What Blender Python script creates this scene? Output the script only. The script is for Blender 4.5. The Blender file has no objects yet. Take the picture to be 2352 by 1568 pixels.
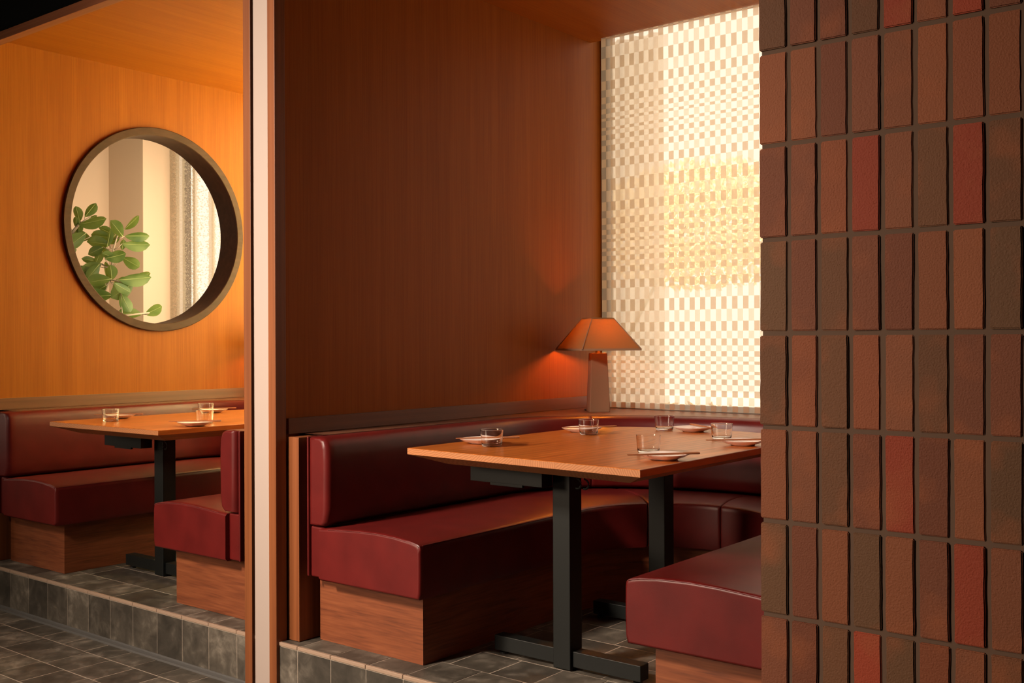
import bpy, bmesh, math, random
from mathutils import Vector, Matrix
random.seed(7)
C = bpy.context.scene.collection
S = bpy.context.scene
PI = math.pi

# ------------------------------------------------------------------ camera
FPX = 2434.9
yaw, pitch, roll = math.radians(38.388), math.radians(-0.009), math.radians(-0.211)
fwd = Vector((-math.sin(yaw)*math.cos(pitch), math.cos(yaw)*math.cos(pitch), math.sin(pitch)))
rgt = Vector((math.cos(yaw), math.sin(yaw), 0)); upv = rgt.cross(fwd)
r2 = rgt*math.cos(roll)+upv*math.sin(roll); u2 = upv*math.cos(roll)-rgt*math.sin(roll)
cam = bpy.data.cameras.new('camera'); camo = bpy.data.objects.new('camera', cam); C.objects.link(camo)
cam.sensor_width = 36; cam.lens = FPX/2352*36; cam.clip_start = 0.05
M = Matrix((( r2.x, u2.x, -fwd.x, 0), (r2.y, u2.y, -fwd.y, 0), (r2.z, u2.z, -fwd.z, 1.1), (0, 0, 0, 1)))
camo.matrix_world = M
S.camera = camo

# ------------------------------------------------------------------ world, sun, large lights, exposure
S.view_settings.view_transform = 'Standard'; S.view_settings.look = 'None'
S.view_settings.gamma = 1; S.view_settings.exposure = 0.0; S.view_settings.use_curve_mapping = False
W = bpy.data.worlds.new('World'); S.world = W; W.use_nodes = True
bg = W.node_tree.nodes['Background']; bg.inputs[0].default_value = (1.0, 0.86, 0.70, 1); bg.inputs[1].default_value = 1.85

def area(name, loc, target, sx, sy, power, col, spread=180):
    L = bpy.data.lights.new(name, 'AREA'); L.shape = 'RECTANGLE'; L.size = sx; L.size_y = sy
    L.energy = power; L.color = col; L.spread = math.radians(spread)
    o = bpy.data.objects.new(name, L); C.objects.link(o); o.location = loc
    o.rotation_euler = (Vector(target)-Vector(loc)).to_track_quat('-Z', 'Y').to_euler()
    return o
sun = bpy.data.lights.new('sun', 'SUN'); sun.energy = 9; sun.angle = 0.01; sun.color = (1, .88, .68)
suno = bpy.data.objects.new('sun', sun); C.objects.link(suno); suno.rotation_euler = (math.radians(48), 0, math.radians(-25))
# daylight from the entrance glazing, front left of the dining room
area('entrance_daylight', (-5.4, -3.3, 2.2), (-1.2, 2.3, 1.2), 1.5, 1.6, 56, (1, .76, .55), 78)
# ceiling spotlight of the dining room, washing the partition post and the bench ends
area('dining_spotlight', (-3.45, -.9, 2.9), (-2.75, 2.5, .85), .45, .45, 48, (1, .82, .66), 72)
# sunlit daylight falling in from outside through the blind of the left booth
area('left_booth_window_daylight', (-4.355, 4.745, 1.80), (-4.355, 3.2, 1.80), 2.0, 1.8, 195, (1, 1.0, .45))
# fill lights added to brighten the planted corner beyond the round opening
area('garden_corner_fill', (-6.1, 4.2, 1.7), (-7.2, 4.3, 1.6), 0.9, 1.6, 30, (1, .79, .58))
area('garden_corner_front_fill', (-6.6, 1.6, 1.4), (-6.9, 4.4, 1.4), 1.2, 1.6, 13, (1, .84, .62))  # second added fill, for the faces turned to the front

# ------------------------------------------------------------------ helpers
def tag(o, label=None, cat=None, group=None, kind=None):
    if label: o['label'] = label
    if cat: o['category'] = cat
    if group: o['group'] = group
    if kind: o['kind'] = kind
    return o
def empty(name, loc, rz=0, **k):
    o = bpy.data.objects.new(name, None); C.objects.link(o); o.location = loc; o.rotation_euler = (0, 0, rz)
    o.empty_display_size = .05
    return tag(o, **k)
def build(name, bm, mat, parent=None, loc=(0, 0, 0), rz=0, smooth=False, autos=None, **k):
    me = bpy.data.meshes.new(name); bm.normal_update(); bm.to_mesh(me); bm.free()
    for m in (mat if isinstance(mat, (list, tuple)) else [mat]): me.materials.append(m)
    if smooth:
        for p in me.polygons: p.use_smooth = True
    if autos is not None:
        me.set_sharp_from_angle(angle=math.radians(autos))
    o = bpy.data.objects.new(name, me); C.objects.link(o)
    if autos is not None:
        w = o.modifiers.new('weighted', 'WEIGHTED_NORMAL'); w.keep_sharp = True; w.weight = 100
    o.location = loc; o.rotation_euler = (0, 0, rz)
    if parent: o.parent = parent
    return tag(o, **k)
def struct(name, bm, mat, **k):
    return build(name, bm, mat, kind='structure', **k)
def box(bm, x0, x1, y0, y1, z0, z1, bev=0, seg=2, mi=0):
    vs = [bm.verts.new((x, y, z)) for x in (x0, x1) for y in (y0, y1) for z in (z0, z1)]
    fs = []
    for q in ((0, 1, 3, 2), (4, 6, 7, 5), (0, 4, 5, 1), (2, 3, 7, 6), (0, 2, 6, 4), (1, 5, 7, 3)):
        f = bm.faces.new([vs[i] for i in q]); f.material_index = mi; fs.append(f)
    if bev:
        es = list({e for f in fs for e in f.edges})
        bmesh.ops.bevel(bm, geom=es, offset=bev, segments=seg, affect='EDGES', profile=.5)
    return bm
def B(*a, **k):
    bm = bmesh.new(); box(bm, *a, **k); return bm
def rings(bm, rr, cap0=True, cap1=True, closed=True):
    """skin a list of rings of points"""
    V = [[bm.verts.new(p) for p in r] for r in rr]
    n = len(V[0])
    for a, b in zip(V, V[1:]):
        for i in range(n if closed else n-1):
            j = (i+1) % n
            bm.faces.new((a[i], a[j], b[j], b[i]))
    if cap0: bm.faces.new(V[0][::-1])
    if cap1: bm.faces.new(V[-1])
    bmesh.ops.recalc_face_normals(bm, faces=bm.faces)
    return bm
def tube(bm, pts, r, n=8, taper=None):
    pts = [Vector(p) for p in pts]; rr = []
    for i, p in enumerate(pts):
        d = (pts[min(i+1, len(pts)-1)]-pts[max(i-1, 0)]).normalized()
        a = d.cross(Vector((0, 0, 1)));
        if a.length < .01: a = d.cross(Vector((1, 0, 0)))
        a.normalize(); b = d.cross(a); q = r*(taper[i] if taper else 1)
        rr.append([p+a*q*math.cos(2*PI*k/n)+b*q*math.sin(2*PI*k/n) for k in range(n)])
    return rings(bm, rr)

# ------------------------------------------------------------------ materials
def mat(name):
    m = bpy.data.materials.new(name); m.use_nodes = True
    nt = m.node_tree; return m, nt, nt.nodes['Principled BSDF']
def N(nt, t, **k):
    n = nt.nodes.new(t)
    for a, b in k.items():
        if a.startswith('i_'): n.inputs[a[2:].replace('_', ' ')].default_value = b
        else: setattr(n, a, b)
    return n
def L(nt, a, b): nt.links.new(a, b)
def ramp(nt, stops, src):
    r = nt.nodes.new('ShaderNodeValToRGB'); e = r.color_ramp.elements
    e[0].position, e[0].color = stops[0][0], (*stops[0][1], 1)
    e[1].position, e[1].color = stops[-1][0], (*stops[-1][1], 1)
    for p, c in stops[1:-1]:
        x = e.new(p); x.color = (*c, 1)
    L(nt, src, r.inputs[0]); return r
def coords(nt, scale=(1, 1, 1), rot=(0, 0, 0), kind='Object'):
    t = nt.nodes.new('ShaderNodeTexCoord'); m = nt.nodes.new('ShaderNodeMapping')
    m.inputs['Scale'].default_value = scale; m.inputs['Rotation'].default_value = rot
    L(nt, t.outputs[kind], m.inputs[0]); return m.outputs[0]
def bump(nt, bs, src, s=.2, d=.002):
    b = N(nt, 'ShaderNodeBump'); b.inputs['Strength'].default_value = s; b.inputs['Distance'].default_value = d
    L(nt, src, b.inputs['Height']); L(nt, b.outputs[0], bs.inputs['Normal']); return b

def wood(name, c0, c1, grain='z', rough=.42, fine=120, coarse=5, spec=.4, stretch=.02, bs=.05):
    """straight grained veneer or timber, grain running along one axis"""
    m, nt, bs_ = mat(name)
    sc = [1, 1, 1]; sc['xyz'.index(grain)] = stretch
    co = coords(nt, tuple(sc))
    n1 = N(nt, 'ShaderNodeTexNoise'); n1.inputs['Scale'].default_value = fine; n1.inputs['Detail'].default_value = 4; L(nt, co, n1.inputs['Vector'])
    n2 = N(nt, 'ShaderNodeTexNoise'); n2.inputs['Scale'].default_value = coarse*3; n2.inputs['Detail'].default_value = 3; n2.inputs['Distortion'].default_value = .6; L(nt, co, n2.inputs['Vector'])
    mx = N(nt, 'ShaderNodeMath', operation='MULTIPLY_ADD'); mx.inputs[1].default_value = .55; L(nt, n1.outputs[0], mx.inputs[0])
    m2 = N(nt, 'ShaderNodeMath', operation='MULTIPLY'); m2.inputs[1].default_value = .45; L(nt, n2.outputs[0], m2.inputs[0]); L(nt, m2.outputs[0], mx.inputs[2])
    r = ramp(nt, [(.33, c0), (.67, c1)], mx.outputs[0]); L(nt, r.outputs[0], bs_.inputs['Base Color'])
    bs_.inputs['Roughness'].default_value = rough; bs_.inputs['Specular IOR Level'].default_value = spec
    bump(nt, bs_, n1.outputs[0], bs, .001)
    return m
M_ven = wood('oak_veneer_upright', (.27, .070, .0045), (.36, .105, .0075), 'z', rough=.5, fine=160, spec=.14)
M_venx = wood('oak_veneer_ceiling', (.27, .070, .0045), (.36, .105, .0075), 'y', rough=.5, fine=160, spec=.14)
M_wal = wood('walnut_upright', (.165, .047, .014), (.275, .088, .027), 'z', rough=.45, fine=60, coarse=7)
M_walx = wood('walnut_along', (.200, .060, .024), (.33, .115, .048), 'x', rough=.45, fine=60, coarse=7)
M_waly = wood('walnut_deep', (.120, .046, .024), (.20, .078, .040), 'y', rough=.40, fine=60, coarse=7)
M_ring = wood('ring_walnut', (.058, .028, .018), (.090, .042, .027), 'y', rough=.55, fine=40, coarse=7, stretch=.3, spec=.15)
M_chop = wood('chopstick_wood', (.33, .12, .05), (.42, .16, .07), 'x', rough=.45, fine=60)

def figured_walnut():
    m, nt, bs_ = mat('figured_walnut_kick')
    co = coords(nt, (.8, .8, 9))
    n2 = N(nt, 'ShaderNodeTexNoise'); n2.inputs['Scale'].default_value = 3.2; n2.inputs['Detail'].default_value = 5; n2.inputs['Distortion'].default_value = 1.2; L(nt, co, n2.inputs['Vector'])
    co2 = coords(nt, (.05, .05, 1)); n1 = N(nt, 'ShaderNodeTexNoise'); n1.inputs['Scale'].default_value = 170; L(nt, co2, n1.inputs['Vector'])
    mx = N(nt, 'ShaderNodeMixRGB', blend_type='MIX'); mx.inputs[0].default_value = .45; L(nt, n2.outputs[0], mx.inputs[1]); L(nt, n1.outputs[0], mx.inputs[2])
    r = ramp(nt, [(.34, (.125, .031, .010)), (.5, (.205, .054, .017)), (.68, (.265, .078, .026))], mx.outputs[0])
    L(nt, r.outputs[0], bs_.inputs['Base Color']); bs_.inputs['Roughness'].default_value = .5
    return m
M_kick = figured_walnut()

def table_oak():
    m, nt, bs_ = mat('oak_staves')
    co = coords(nt, (1, .10, 1))
    # staves run along y, each about 14 cm wide
    tc = N(nt, 'ShaderNodeTexCoord'); sx = N(nt, 'ShaderNodeSeparateXYZ'); L(nt, tc.outputs['Object'], sx.inputs[0])
    f = N(nt, 'ShaderNodeMath', operation='MULTIPLY'); f.inputs[1].default_value = 1/.172; L(nt, sx.outputs[0], f.inputs[0])
    fl = N(nt, 'ShaderNodeMath', operation='FLOOR'); L(nt, f.outputs[0], fl.inputs[0])
    wn = N(nt, 'ShaderNodeTexWhiteNoise', noise_dimensions='1D'); L(nt, fl.outputs[0], wn.inputs['W'])
    cb = N(nt, 'ShaderNodeVectorMath', operation='MULTIPLY_ADD'); L(nt, wn.outputs['Color'], cb.inputs[0]); cb.inputs[1].default_value = (3, 3, 3); L(nt, co, cb.inputs[2])
    n1 = N(nt, 'ShaderNodeTexNoise'); n1.inputs['Scale'].default_value = 60; n1.inputs['Detail'].default_value = 5; L(nt, cb.outputs[0], n1.inputs['Vector'])
    n2 = N(nt, 'ShaderNodeTexWave', wave_type='BANDS', bands_direction='X'); n2.inputs['Scale'].default_value = 9; n2.inputs['Distortion'].default_value = 11; n2.inputs['Detail'].default_value = 3; n2.inputs['Detail Scale'].default_value = .7; L(nt, cb.outputs[0], n2.inputs['Vector'])
    mx = N(nt, 'ShaderNodeMixRGB'); mx.inputs[0].default_value = .22; L(nt, n1.outputs[0], mx.inputs[1]); L(nt, n2.outputs[0], mx.inputs[2])
    r = ramp(nt, [(.28, (.34, .084, .010)), (.5, (.47, .125, .017)), (.75, (.59, .175, .028))], mx.outputs[0])
    v = N(nt, 'ShaderNodeHueSaturation'); mr = N(nt, 'ShaderNodeMapRange'); mr.inputs[3].default_value = .86; mr.inputs[4].default_value = 1.12
    L(nt, wn.outputs['Value'], mr.inputs[0]); L(nt, mr.outputs[0], v.inputs['Value']); L(nt, r.outputs[0], v.inputs['Color'])
    L(nt, v.outputs[0], bs_.inputs['Base Color']); bs_.inputs['Roughness'].default_value = .32
    bump(nt, bs_, mx.outputs[0], .12, .001)
    return m
M_oak = table_oak()
def end_grain():
    m, nt, bs_ = mat('oak_end_grain')
    tc = N(nt, 'ShaderNodeTexCoord'); sx = N(nt, 'ShaderNodeSeparateXYZ'); L(nt, tc.outputs['Object'], sx.inputs[0])
    f = N(nt, 'ShaderNodeMath', operation='MULTIPLY'); f.inputs[1].default_value = 1/.172; L(nt, sx.outputs[0], f.inputs[0])
    fl = N(nt, 'ShaderNodeMath', operation='FLOOR'); L(nt, f.outputs[0], fl.inputs[0])
    wn = N(nt, 'ShaderNodeTexWhiteNoise', noise_dimensions='1D'); L(nt, fl.outputs[0], wn.inputs['W'])
    rot = N(nt, 'ShaderNodeVectorRotate', rotation_type='Y_AXIS'); L(nt, tc.outputs['Object'], rot.inputs['Vector'])
    ma = N(nt, 'ShaderNodeMath', operation='MULTIPLY_ADD'); ma.inputs[1].default_value = 2.2; ma.inputs[2].default_value = .2; L(nt, wn.outputs['Value'], ma.inputs[0]); L(nt, ma.outputs[0], rot.inputs['Angle'])
    w = N(nt, 'ShaderNodeTexWave', wave_type='BANDS', bands_direction='Z'); w.inputs['Scale'].default_value = 42; w.inputs['Distortion'].default_value = 7; w.inputs['Detail'].default_value = 3; w.inputs['Detail Scale'].default_value = .6; L(nt, rot.outputs[0], w.inputs['Vector'])
    r = ramp(nt, [(.1, (.36, .130, .042)), (.8, (.47, .185, .068))], w.outputs[0])
    L(nt, r.outputs[0], bs_.inputs['Base Color']); bs_.inputs['Roughness'].default_value = .5
    return m
M_end = end_grain()

def leather():
    m, nt, bs_ = mat('oxblood_leather')
    co = coords(nt)
    n = N(nt, 'ShaderNodeTexNoise'); n.inputs['Scale'].default_value = 9; n.inputs['Detail'].default_value = 4; L(nt, co, n.inputs['Vector'])
    r = ramp(nt, [(.3, (.090, .0050, .0046)), (.75, (.130, .0082, .0072))], n.outputs[0]); L(nt, r.outputs[0], bs_.inputs['Base Color'])
    v = N(nt, 'ShaderNodeTexVoronoi'); v.inputs['Scale'].default_value = 480; L(nt, co, v.inputs['Vector'])
    n3 = N(nt, 'ShaderNodeTexNoise'); n3.inputs['Scale'].default_value = 4.5; n3.inputs['Detail'].default_value = 1; L(nt, co, n3.inputs['Vector'])
    b1 = N(nt, 'ShaderNodeBump'); b1.inputs['Strength'].default_value = .16; b1.inputs['Distance'].default_value = .012; L(nt, n3.outputs[0], b1.inputs['Height'])
    b = bump(nt, bs_, v.outputs['Distance'], .10, .0008); L(nt, b1.outputs[0], b.inputs['Normal'])
    bs_.inputs['Roughness'].default_value = .40; bs_.inputs['Specular IOR Level'].default_value = .38
    return m
M_lea = leather()
def plain(name, col, rough=.5, metal=0, spec=.5):
    m, nt, b = mat(name); b.inputs['Base Color'].default_value = (*col, 1); b.inputs['Roughness'].default_value = rough
    b.inputs['Metallic'].default_value = metal; b.inputs['Specular IOR Level'].default_value = spec
    n = N(nt, 'ShaderNodeTexNoise'); n.inputs['Scale'].default_value = 300; L(nt, coords(nt), n.inputs['Vector']); bump(nt, b, n.outputs[0], .04, .0005)
    return m
M_seam = plain('seam_thread', (.13, .012, .010), .5)
M_blk = plain('black_powder_coat', (.006, .0072, .0066), .5, 0, .3)
M_rub = plain('black_rubber', (.01, .01, .01), .5)
M_void = plain('black_paint', (.002, .002, .002), .9, 0, .1)
M_dark = plain('dark_reveal', (.035, .018, .012), .6)
M_plas = plain('blush_plaster', (.43, .345, .305), .6)
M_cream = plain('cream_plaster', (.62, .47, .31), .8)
M_creamsh = plain('shaded_cream_plaster', (.15, .092, .038), .8)  # cream plaster darkened: shade on the pier front put into the colour
M_room = plain('dining_room_wall', (.035, .022, .015), .8)
M_porc = plain('pale_porcelain', (.90, .76, .70), .22)
M_alu = plain('grey_metal_channel', (.16, .155, .15), .45, .3)
M_nose = plain('clay_nosing', (.36, .25, .18), .55)
M_grout = plain('tile_grout', (.42, .35, .28), .8)
M_mort = plain('grey_brown_mortar', (.100, .057, .036), .9)
M_pave = plain('sunlit_paving', (.75, .70, .62), .9)
M_lampb = plain('linen_lamp_base', (.34, .18, .105), .85, 0, .15)
M_edge = plain('lampshade_binding', (.30, .17, .10), .8)
M_cord = plain('dark_cord', (.02, .012, .01), .5)
M_pot = plain('terracotta_pot', (.35, .16, .09), .7)
M_soil = plain('potting_soil', (.05, .03, .02), .9)
M_stem = plain('woody_stem', (.28, .22, .13), .7)
M_fram = plain('bronze_window_frame', (.10, .07, .05), .5)

def tile_mat(name, vert=False):
    m, nt, bs_ = mat(name)
    at = N(nt, 'ShaderNodeAttribute', attribute_name='tint')
    co = coords(nt)
    n = N(nt, 'ShaderNodeTexNoise'); n.inputs['Scale'].default_value = 14; n.inputs['Detail'].default_value = 7; n.inputs['Roughness'].default_value = .62; n.inputs['Distortion'].default_value = .5; L(nt, co, n.inputs['Vector'])
    n2 = N(nt, 'ShaderNodeTexNoise'); n2.inputs['Scale'].default_value = 5; n2.inputs['Detail'].default_value = 3; L(nt, co, n2.inputs['Vector'])
    mx = N(nt, 'ShaderNodeMixRGB'); mx.inputs[0].default_value = .4; L(nt, n.outputs[0], mx.inputs[1]); L(nt, n2.outputs[0], mx.inputs[2])
    r = ramp(nt, [(.36, (.046, .039, .030)), (.5, (.092, .078, .061)), (.58, (.16, .138, .11)), (.69, (.32, .28, .23))], mx.outputs[0])
    h = N(nt, 'ShaderNodeHueSaturation'); L(nt, at.outputs['Fac'], h.inputs['Value']); L(nt, r.outputs[0], h.inputs['Color'])
    L(nt, h.outputs[0], bs_.inputs['Base Color']); bs_.inputs['Roughness'].default_value = .52
    bump(nt, bs_, mx.outputs[0], .15, .003)
    return m
M_tile = tile_mat('charcoal_tile')

def brick_mat():
    m, nt, bs_ = mat('fired_clay_brick')
    at = N(nt, 'ShaderNodeAttribute', attribute_name='brick'); co = coords(nt)
    n = N(nt, 'ShaderNodeTexNoise'); n.inputs['Scale'].default_value = 7; n.inputs['Detail'].default_value = 3; L(nt, co, n.inputs['Vector'])
    red = N(nt, 'ShaderNodeMixRGB', blend_type='MIX'); red.inputs[2].default_value = (.27, .075, .025, 1)
    r = ramp(nt, [(.52, (0, 0, 0)), (.75, (.75, .75, .75))], n.outputs[0]); L(nt, r.outputs[0], red.inputs[0]); L(nt, at.outputs['Color'], red.inputs[1])
    L(nt, red.outputs[0], bs_.inputs['Base Color'])
    n2 = N(nt, 'ShaderNodeTexNoise'); n2.inputs['Scale'].default_value = 260; n2.inputs['Detail'].default_value = 4; L(nt, co, n2.inputs['Vector'])
    v = N(nt, 'ShaderNodeTexVoronoi'); v.inputs['Scale'].default_value = 170; L(nt, co, v.inputs['Vector'])
    rv = ramp(nt, [(.0, (0, 0, 0)), (.16, (1, 1, 1))], v.outputs['Distance'])
    ad = N(nt, 'ShaderNodeMath', operation='MULTIPLY_ADD'); ad.inputs[1].default_value = .5; L(nt, rv.outputs[0], ad.inputs[0]); L(nt, n2.outputs[0], ad.inputs[2])
    bump(nt, bs_, ad.outputs[0], .8, .0016); bs_.inputs['Roughness'].default_value = .72; bs_.inputs['Specular IOR Level'].default_value = .35
    return m
M_brick = brick_mat()

def glass(name, rough=0):
    m, nt, b = mat(name); b.inputs['Base Color'].default_value = (1, 1, 1, 1); b.inputs['Transmission Weight'].default_value = 1
    b.inputs['Roughness'].default_value = rough; b.inputs['IOR'].default_value = 1.45; return m
M_glass = glass('clear_tumbler_glass')
def pane_mat():
    m = bpy.data.materials.new('window_glass'); m.use_nodes = True; nt = m.node_tree; nt.nodes.clear()
    t = N(nt, 'ShaderNodeBsdfTransparent'); g = N(nt, 'ShaderNodeBsdfGlossy'); g.inputs['Roughness'].default_value = .02
    f = N(nt, 'ShaderNodeMixShader'); f.inputs[0].default_value = .06; o = N(nt, 'ShaderNodeOutputMaterial')
    L(nt, t.outputs[0], f.inputs[1]); L(nt, g.outputs[0], f.inputs[2]); L(nt, f.outputs[0], o.inputs[0]); return m
M_pane = pane_mat()
def cloth(name, tr, df, fac_tr, fac_open, weave=900, extra=None):
    """cloth that lets light through: diffuse + translucent, and an open share between the threads"""
    m = bpy.data.materials.new(name); m.use_nodes = True; nt = m.node_tree; nt.nodes.clear()
    d = N(nt, 'ShaderNodeBsdfDiffuse'); t = N(nt, 'ShaderNodeBsdfTranslucent'); p = N(nt, 'ShaderNodeBsdfTransparent')
    d.inputs[0].default_value = (*df, 1); t.inputs[0].default_value = (*tr, 1); p.inputs[0].default_value = (1, .95, .90, 1)
    a = N(nt, 'ShaderNodeMixShader'); a.inputs[0].default_value = fac_tr; L(nt, d.outputs[0], a.inputs[1]); L(nt, t.outputs[0], a.inputs[2])
    b = N(nt, 'ShaderNodeMixShader'); L(nt, a.outputs[0], b.inputs[1]); L(nt, p.outputs[0], b.inputs[2]); b.inputs[0].default_value = fac_open
    if extra: extra(nt, b)
    n = N(nt, 'ShaderNodeTexNoise'); n.inputs['Scale'].default_value = weave; L(nt, coords(nt, (1, 1, .2)), n.inputs['Vector'])
    bm_ = N(nt, 'ShaderNodeBump'); bm_.inputs['Strength'].default_value = .1; bm_.inputs['Distance'].default_value = .0005
    L(nt, n.outputs[0], bm_.inputs['Height']); L(nt, bm_.outputs[0], d.inputs['Normal'])
    o = N(nt, 'ShaderNodeOutputMaterial'); L(nt, b.outputs[0], o.inputs[0]); return m
M_dA = cloth('dense_weave', (.66, .50, .35), (.42, .30, .20), .78, .10)
M_dB = cloth('medium_weave', (.78, .64, .50), (.50, .38, .27), .80, .22)
M_sh = cloth('sheer_weave', (.82, .72, .60), (.60, .50, .38), .75, .56)
M_hem = cloth('doubled_hem', (.42, .26, .17), (.45, .28, .18), .60, .03)
M_voile = cloth('voile_curtain', (.80, .74, .62), (.60, .52, .42), .85, .22)
M_shade = cloth('linen_shade', (.60, .22, .04), (.33, .165, .065), .075, .0)
def leaf_mat(name, c0, c1, tb=.6):
    m = bpy.data.materials.new(name); m.use_nodes = True; nt = m.node_tree; b = nt.nodes['Principled BSDF']
    n = N(nt, 'ShaderNodeTexNoise'); n.inputs['Scale'].default_value = 9; L(nt, coords(nt), n.inputs['Vector'])
    r = ramp(nt, [(.35, c0), (.65, c1)], n.outputs[0]); L(nt, r.outputs[0], b.inputs['Base Color']); b.inputs['Roughness'].default_value = .48
    t = N(nt, 'ShaderNodeBsdfTranslucent'); t.inputs[0].default_value = (min(.95, c1[0]*1.8), min(.9, c1[1]*1.5), c1[2]*tb, 1)
    mx = N(nt, 'ShaderNodeMixShader'); mx.inputs[0].default_value = .35; o = nt.nodes['Material Output']
    L(nt, b.outputs[0], mx.inputs[1]); L(nt, t.outputs[0], mx.inputs[2]); L(nt, mx.outputs[0], o.inputs[0]); return m
M_leaf = leaf_mat('ficus_leaf', (.035, .085, .012), (.12, .175, .040))
M_vein = plain('leaf_midrib', (.26, .30, .08), .5)
M_tree = leaf_mat('yellow_autumn_leaves', (.72, .54, .32), (.92, .76, .52), 1.2)
def knit_mat():
    def ex(nt, b):
        co = coords(nt, (110, 1, 85))
        v = N(nt, 'ShaderNodeTexVoronoi'); v.inputs['Scale'].default_value = 1.0; L(nt, co, v.inputs['Vector'])
        w = N(nt, 'ShaderNodeTexWave', wave_type='BANDS', bands_direction='X'); w.inputs['Scale'].default_value = 3.2; w.inputs['Distortion'].default_value = .4; L(nt, coords(nt), w.inputs['Vector'])
        mu = N(nt, 'ShaderNodeMath', operation='MULTIPLY'); L(nt, v.outputs['Distance'], mu.inputs[0]); L(nt, w.outputs[0], mu.inputs[1])
        r = ramp(nt, [(.15, (0, 0, 0)), (.45, (.55, .55, .55))], mu.outputs[0])
        rib = N(nt, 'ShaderNodeTexWave', wave_type='BANDS', bands_direction='Z'); rib.inputs['Scale'].default_value = 30; rib.inputs['Distortion'].default_value = 1.5; rib.inputs['Detail Scale'].default_value = 40; L(nt, coords(nt), rib.inputs['Vector'])
        ad = N(nt, 'ShaderNodeMath', operation='MULTIPLY_ADD'); ad.inputs[1].default_value = .26; L(nt, rib.outputs[0], ad.inputs[0]); L(nt, r.outputs[0], ad.inputs[2]); L(nt, ad.outputs[0], b.inputs[0])
    return cloth('open_knit_curtain', (.55, .46, .32), (.42, .35, .25), .6, .3, extra=ex)
M_knit = knit_mat()

# ------------------------------------------------------------------ layout constants (metres; booth floor is z = 0, dining floor is LOW)
LOW = -.195; CEIL = 2.655; YF = 2.52; YB = 4.56; PITCH = -2.335
XL, XR = -3.11, -.93          # inner wall faces of the right booth
LXL, LXR = XL+PITCH, XR+PITCH # of the left booth
LEDGE = .757; CX = -2.02

# ------------------------------------------------------------------ tiled floors
def tiles(name, x0, x1, y0, y1, z, ox, oy, tx, ty, seed, g=.0055, structure=True, extra=None):
    rnd = random.Random(seed); bm = bmesh.new(); lay = bm.faces.layers.float.new('tint')
    box(bm, x0, x1, y0, y1, z-.05, z-.0008); n0 = len(bm.faces)
    for f in bm.faces: f.material_index = 1; f[lay] = 1
    i0 = math.floor((x0-ox)/tx); i1 = math.ceil((x1-ox)/tx); j0 = math.floor((y0-oy)/ty); j1 = math.ceil((y1-oy)/ty)
    for j in range(j0, j1):
        for i in range(i0, i1):
            sh = .03 if j % 2 else 0
            a = max(x0, ox+i*tx+sh+g/2); b = min(x1, ox+(i+1)*tx+sh-g/2); c = max(y0, oy+j*ty+g/2); d = min(y1, oy+(j+1)*ty-g/2)
            if b-a < .01 or d-c < .01: continue
            v = .62+.75*rnd.random(); h = z+rnd.uniform(-.0006, .0006)
            vs = [bm.verts.new(p) for p in ((a, c, h), (b, c, h), (b, d, h), (a, d, h))]
            f = bm.faces.new(vs); f[lay] = v
            base = [bm.verts.new((p[0], p[1], z-.003)) for p in ((a, c), (b, c), (b, d), (a, d))]
            for k in range(4):
                q = bm.faces.new((vs[(k+1) % 4], vs[k], base[k], base[(k+1) % 4])); q[lay] = v
    return bm
bm = tiles('floor', -8.6, 2.6, -4.2, YF-.002, LOW, -4.713, 2.372-.183*30, .1765, .183, 3)
struct('floor', bm, [M_tile, M_grout])
bm = tiles('floor', -8.6, LXL-.141, YF-.002, 4.85, LOW, -4.713, 2.372-.183*30, .1765, .183, 13)
struct('floor_garden_corner', bm, [M_tile, M_grout])
bm = tiles('floor', -.699, 2.6, YF-.002, 4.6, LOW, -4.713, 2.372-.183*30, .1765, .183, 17)
struct('floor_behind_pillar', bm, [M_tile, M_grout])
bm = tiles('floor_raised', LXL-.14, -.70, YF+.006, YB+.04, 0, -4.745, YF+.006, .1765, .178, 5)
struct('floor_raised', bm, [M_tile, M_grout])
def riser():
    rnd = random.Random(9); bm = bmesh.new(); lay = bm.faces.layers.float.new('tint')
    box(bm, LXL-.14, -.70, YF-.0010, YF+.05, LOW, -.052); box(bm, LXL-.14, -.70, YF-.0010, YF+.0050, -.052, -.013)
    for f in bm.faces: f.material_index = 1; f[lay] = 1
    i = -5
    while True:
        a = -5.46+(i)*.1765+.002; b = a+.1765-.0035; i += 1
        if a > -.75: break
        if b < LXL-.1: continue
        v = .55+.6*rnd.random()
        n = len(bm.faces)
        box(bm, a, b, YF-.002, YF+.004, LOW+.012, -.016)
        bm.faces.ensure_lookup_table()
        for f in bm.faces[n:]: f[lay] = v; f.material_index = 0
    return bm
struct('step_riser', riser(), [M_tile, M_grout])
bm = bmesh.new(); i = -5
while True:
    a = -5.46+i*.1765+.002; b = a+.1765-.0025; i += 1
    if a > -.75: break
    if b < LXL-.1: continue
    box(bm, a, b, YF-.005, YF+.007, -.0125, .0008, bev=.002)
struct('trim_1', bm, M_nose)
bm = bmesh.new(); box(bm, LXL-.14, -.7, YF-.030, YF-.004, LOW-.001, LOW+.006, bev=.001); box(bm, LXL-.14, -.7, YF-.034, YF-.030, LOW-.001, LOW+.009); box(bm, LXL-.14, -.7, YF-.0045, YF-.002, LOW-.001, LOW+.012)
struct('trim_2', bm, M_alu)

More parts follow.
